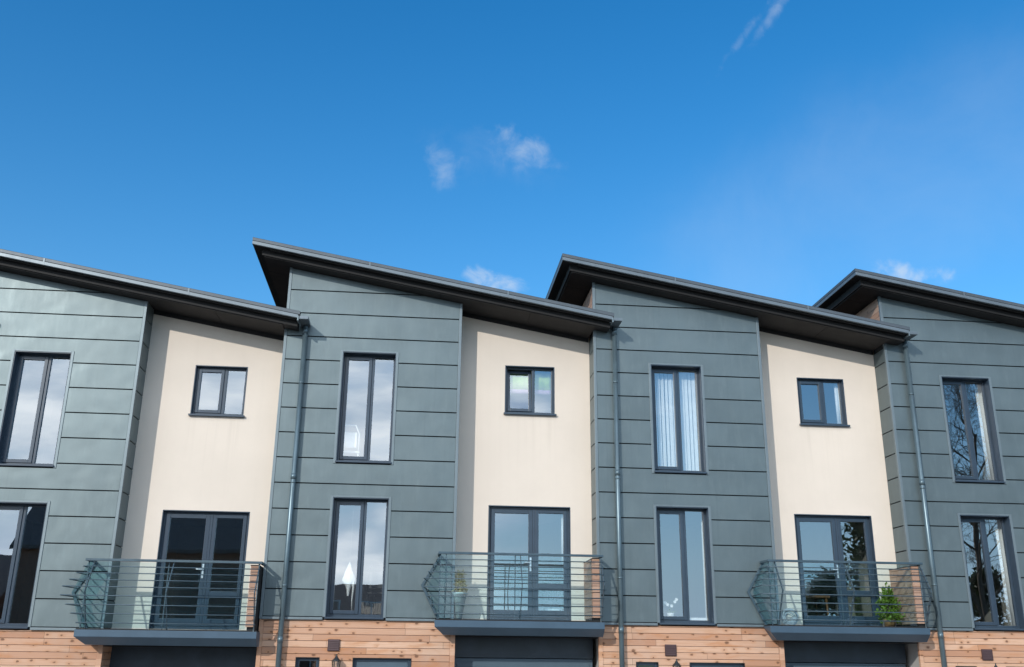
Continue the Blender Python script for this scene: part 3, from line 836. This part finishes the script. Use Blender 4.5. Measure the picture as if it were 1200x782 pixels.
def evergreen(loc, h, w, seed, label):
    r_ = random.Random(seed); root = empty('evergreen_tree', loc); tag(root, label, 'tree', 'evergreens across the road')
    MB().tube([(0,0,-.2), (.05,0,h*.4), (0,.05,h*.9)], [h*.025, h*.018, .03], 8).build('trunk', M['bark'], root)
    m = MB()
    for k in range(90):
        a = r_.uniform(0, 6.28); t = r_.random()**.8; rad = w*(1-t)**.7*r_.uniform(.4, 1.05)+.1
        c0 = Vector((rad*math.cos(a), rad*math.sin(a), h*(.08+.9*t)))
        for q in range(45):
            p = c0+rv(r_)*r_.random()*h*.10; leaf(m, p, rv(r_)+Vector((0,0,.3)), rv(r_), .34, .16)
    m.build('crown', M['dark_leaf'], root, recalc=False)
evergreen((28.4, -30, .25), 6.2, 3.4, 1, 'broad dense dark evergreen across the road')
evergreen((30.7, -30, .25), 10.5, .8, 2, 'slender tall dark evergreen across the road')
evergreen((24.2, -31, .25), 4.6, 2.2, 3, 'lowest dense dark evergreen across the road')
evergreen((36.6, -30.5, .25), 6.4, 2.6, 8, 'rounded dark evergreen across the road under the bare tree')
# ------------------------------------------------------------------ house across the road (seen only in the glass)
def opposite(x, y, w, d, he, hr, label, chimney=True):
    t = empty('brick_house', (x, y, .25)); tag(t, label, 'house', 'brick houses across the road')
    m = MB(); m.box(0, w, -d, 0, 0, he); m.prism_yz([(0, he), (-d, he), (-d/2, hr)], .15, w-.15); m.build('wall', M['brick'], t)
    rf = MB()
    L = math.hypot(d/2, hr-he)
    rf.prism_yz([(.35, he-.15), (-d/2, hr+.1), (-d/2, hr+.28), (.35, he+.03)], -.2, w+.2)
    rf.prism_yz([(-d-.35, he-.15), (-d-.35, he+.03), (-d/2, hr+.28), (-d/2, hr+.1)], -.2, w+.2)
    ro = rf.build('roof', M['tile'], t)
    if chimney: MB().box(w*.7, w*.7+.7, -d/2-.4, -d/2+.4, hr-.4, hr+1.).build('chimney', M['brick'], ro)
    for zz in ((1., 3.6) if hr < 9 else (1.,)):
        for k in range(3):
            x0 = w*(.1+.32*k)
            if zz < 2 and k == 1:
                dd = frame_mesh(x0, x0+1., .02, 2.1, .003, .08, .07).build('door', M['white'], t); MB().box(x0+.07, x0+.93, .004, .05, .09, 2.03).build('leaf', M['garage'], dd); continue
            wn = frame_mesh(x0, x0+1.3, zz, zz+1.25, .003, .08, .06, mull=x0+.62, mw=.06).build('window', M['white'], t)
            make_pane('pane', x0+.06, x0+1.24, zz+.06, zz+1.19, .03, wn)
opposite(-9.9, -30, 11.9, 8, 6.8, 11.2, 'brown brick house with dark tiled roof across the road, mirrored in the dark balcony door')
opposite(-26, -33, 14.5, 8, 4.6, 6.7, 'low brown brick house with dark tiled roof far left across the road', False)
opposite(2.6, -34, 6.6, 8, 4.0, 5.6, 'small low brown brick house with dark tiled roof opposite the second house', False)
# ------------------------------------------------------------------ ground
def sheet(name, x0, x1, y0, y1, z, mat):
    o = MB().add([(x0,y0,z),(x1,y0,z),(x1,y1,z),(x0,y1,z)], [(0,1,2,3)]).build(name, M[mat]); tag(o, kind='structure'); return o
sheet('ground', -400, 400, -400, 400, .25, 'grass')
sheet('driveway', -30, 60, -6.0, .6, .256, 'paving')
sheet('road', -200, 200, -14.0, -8.0, .1545+.1, 'asphalt')
def slabbox(name, x0, x1, y0, y1, z0, z1, mat):
    o = MB().box(x0,x1,y0,y1,z0,z1).build(name, M[mat], bevel=.01); tag(o, kind='structure'); return o
slabbox('pavement', -200, 200, -7.86, -6.002, .20, .375, 'paving'); slabbox('kerb', -200, 200, -8.0, -7.862, .20, .380, 'kerbstone')
slabbox('pavement', -200, 200, -20, -14.142, .20, .375, 'paving'); slabbox('kerb', -200, 200, -14.14, -14.0, .20, .380, 'kerbstone')
m = MB()
for k in range(-20, 30): m.add([(k*6,-11.06,.2585),(k*6+3,-11.06,.2585),(k*6+3,-10.94,.2585),(k*6,-10.94,.2585)], [(0,1,2,3)])
tag(m.build('road_marking', M['line']), kind='structure')
# ------------------------------------------------------------------ sky and sun
to_sun = Vector((-.66, -1., .54)).normalized()
el = math.asin(to_sun.z); az = math.atan2(to_sun.x, to_sun.y)
w = bpy.data.worlds.new('World'); scene.world = w; w.use_nodes = True
nt = w.node_tree; g = NG(nt)
for n_ in list(nt.nodes): nt.nodes.remove(n_)
sky = g.n('ShaderNodeTexSky', sky_type='NISHITA'); sky.sun_disc = False; sky.sun_elevation = el; sky.sun_rotation = az
sky.air_density = 1.15; sky.dust_density = .35; sky.ozone_density = 3.2; sky.altitude = 60
hs_ = g.n('ShaderNodeHueSaturation'); hs_.inputs['Saturation'].default_value = 1.37; hs_.inputs['Hue'].default_value = .5005; hs_.inputs['Value'].default_value = 1.75
g.link(sky.outputs[0], hs_.inputs['Color'])
col = hs_.outputs[0]
HAZE = True
D = g.n('ShaderNodeTexCoord').outputs['Generated']
dx_, dy_, dz_ = g.sep(D)[0:3]
def cloud_patch(col, c, ex, ey, tilt, nsc, lo, hi, amount, colour):
    c = Vector(c).normalized(); e1 = Vector((0,0,1)).cross(c).normalized()*-1; e2 = e1.cross(c)
    if e2.z < 0: e2 = -e2
    ct, st_ = math.cos(tilt), math.sin(tilt); a1 = e1*ct+e2*st_; a2 = e2*ct-e1*st_
    u = g.math('DIVIDE', g.vmath('DOT_PRODUCT', D, tuple(a1)), ex); v = g.math('DIVIDE', g.vmath('DOT_PRODUCT', D, tuple(a2)), ey)
    d2 = g.math('ADD', g.math('MULTIPLY', u, u), g.math('MULTIPLY', v, v))
    front = g.math('GREATER_THAN', g.vmath('DOT_PRODUCT', D, tuple(c)), .5)
    fall = g.math('MULTIPLY', g.math('POWER', 2.718, g.math('MULTIPLY', d2, -1.)), front)
    nz = g.noise(D, nsc, 7, .62, .35)
    f = g.smooth(g.math('ADD', g.math('MULTIPLY', fall, .42), nz), lo, hi)
    f = g.math('MULTIPLY', g.math('MULTIPLY', f, g.smooth(fall, .05, .5)), amount)
    return g.mix(f, col, rgb(*colour))
SKYC = (6.4, 7.3, 8.4)
col = cloud_patch(col, (.0880, .8690, .4860), .042, .023, R(-14), 28, .66, 1.12, .50, SKYC)
col = cloud_patch(col, (.0600, .8750, .4760), .075, .030, R(-8), 22, .60, 1.25, .10, SKYC)
col = cloud_patch(col, (.0110, .8850, .4690), .024, .026, 0, 30, .66, 1.15, .34, SKYC)
col = cloud_patch(col, (.0720, .9285, .3640), .040, .017, R(-10), 30, .70, 1.12, .65, SKYC)
col = cloud_patch(col, (.4620, .8155, .3480), .048, .015, R(-8), 28, .70, 1.10, .70, SKYC)
col = cloud_patch(col, (.4300, .8000, .4250), .24, .095, R(16), 6, .34, 1.25, .15, SKYC)
col = cloud_patch(col, (.3190, .7480, .5820), .036, .0070, R(47), 46, .60, 1.18, .30, SKYC)
col = cloud_patch(col, (.2960, .7680, .5680), .045, .0050, R(47), 70, .62, 1.2, .16, SKYC)
# pale haze near the horizon
hn = g.math('MULTIPLY', g.math('POWER', g.math('SUBTRACT', 1., g.math('MAXIMUM', dz_, 0.), clamp=True), 4.5), .42)
col = g.mix(hn, col, rgb(3.3, 6.4, 9.4))
hz = g.math('POWER', g.math('SUBTRACT', 1., g.math('MAXIMUM', dz_, 0.), clamp=True), 7.)
hz = g.math('MULTIPLY', hz, g.smooth(g.math('MULTIPLY', dy_, -1.), -.3, .3))
col = g.mix(g.math('MULTIPLY', hz, .95), col, rgb(6.4, 9.6, 13.8))
# broken bright southern cumulus, low at left; unseen higher cover added as fill light
inv_ = g.math('DIVIDE', 1., g.math('MAXIMUM', g.math('MULTIPLY', dy_, -1.), .05))
sx_ = g.math('MULTIPLY', dx_, inv_); sz_ = g.math('MULTIPLY', dz_, inv_)
cv = g.comb(g.math('MULTIPLY', sx_, 2.6), g.math('MULTIPLY', sz_, 9.5), 2.3)
nz = g.noise(cv, 1., 8, .55, .25)
south = g.smooth(g.math('MULTIPLY', dy_, -1.), .15, .45)
left = g.math('MAXIMUM', g.math('SUBTRACT', 1., g.smooth(sx_, -.02, .42)), g.smooth(sz_, .42, .62))  # left sector, plus added high cloud right across to lift the ambient light
low = g.math('SUBTRACT', 1., g.smooth(sz_, 2.2, 4.5))
f = g.smooth(g.math('ADD', nz, g.math('MULTIPLY_ADD', left, .34, -.22)), .40, .64)
f = g.math('MULTIPLY', g.math('MULTIPLY', f, south), low)
shade = g.smooth(g.noise(cv, 2.2, 5, .5), .35, .7)
col = g.mix(f, col, g.mix(shade, rgb(10.5, 13., 16.), rgb(22., 23., 24.)))
bg = g.n('ShaderNodeBackground'); bg.inputs[1].default_value = .105; g.link(col, bg.inputs[0])
wo = g.n('ShaderNodeOutputWorld'); g.link(bg.outputs[0], wo.inputs[0])
ld = bpy.data.lights.new('sun', 'SUN'); ld.energy = 2.75; ld.angle = R(.5); ld.color = (1., .955, .88)
lo_ = bpy.data.objects.new('sun', ld); COL.objects.link(lo_); lo_.rotation_euler = to_sun.to_track_quat('Z', 'Y').to_euler(); lo_.location = (-20, -30, 30)
# ------------------------------------------------------------------ camera
cam = bpy.data.cameras.new('camera'); co_ = bpy.data.objects.new('camera', cam); COL.objects.link(co_); scene.camera = co_
yw, pt, rl = .0968, .3207, .0112
f_ = Vector((math.sin(yw)*math.cos(pt), math.cos(yw)*math.cos(pt), math.sin(pt)))
r0 = Vector((math.cos(yw), -math.sin(yw), 0)); u0 = r0.cross(f_)
r1 = math.cos(rl)*r0+math.sin(rl)*u0; u1 = -math.sin(rl)*r0+math.cos(rl)*u0
mt = Matrix((r1, u1, -f_)).transposed().to_4x4(); mt.translation = (8.0472, -16.8874, 2.4489)
co_.matrix_world = mt
cam.sensor_width = 36; cam.lens = 1142.4/1200*36; cam.clip_end = 2000; cam.clip_start = .05
vs_ = scene.view_settings; vs_.view_transform = 'Standard'; vs_.look = 'None'; vs_.gamma = 1; vs_.use_curve_mapping = False; vs_.exposure = 0
scene.cycles.max_bounces = 8; scene.cycles.transparent_max_bounces = 16; scene.cycles.use_denoising = True; scene.cycles.sample_clamp_indirect = 6
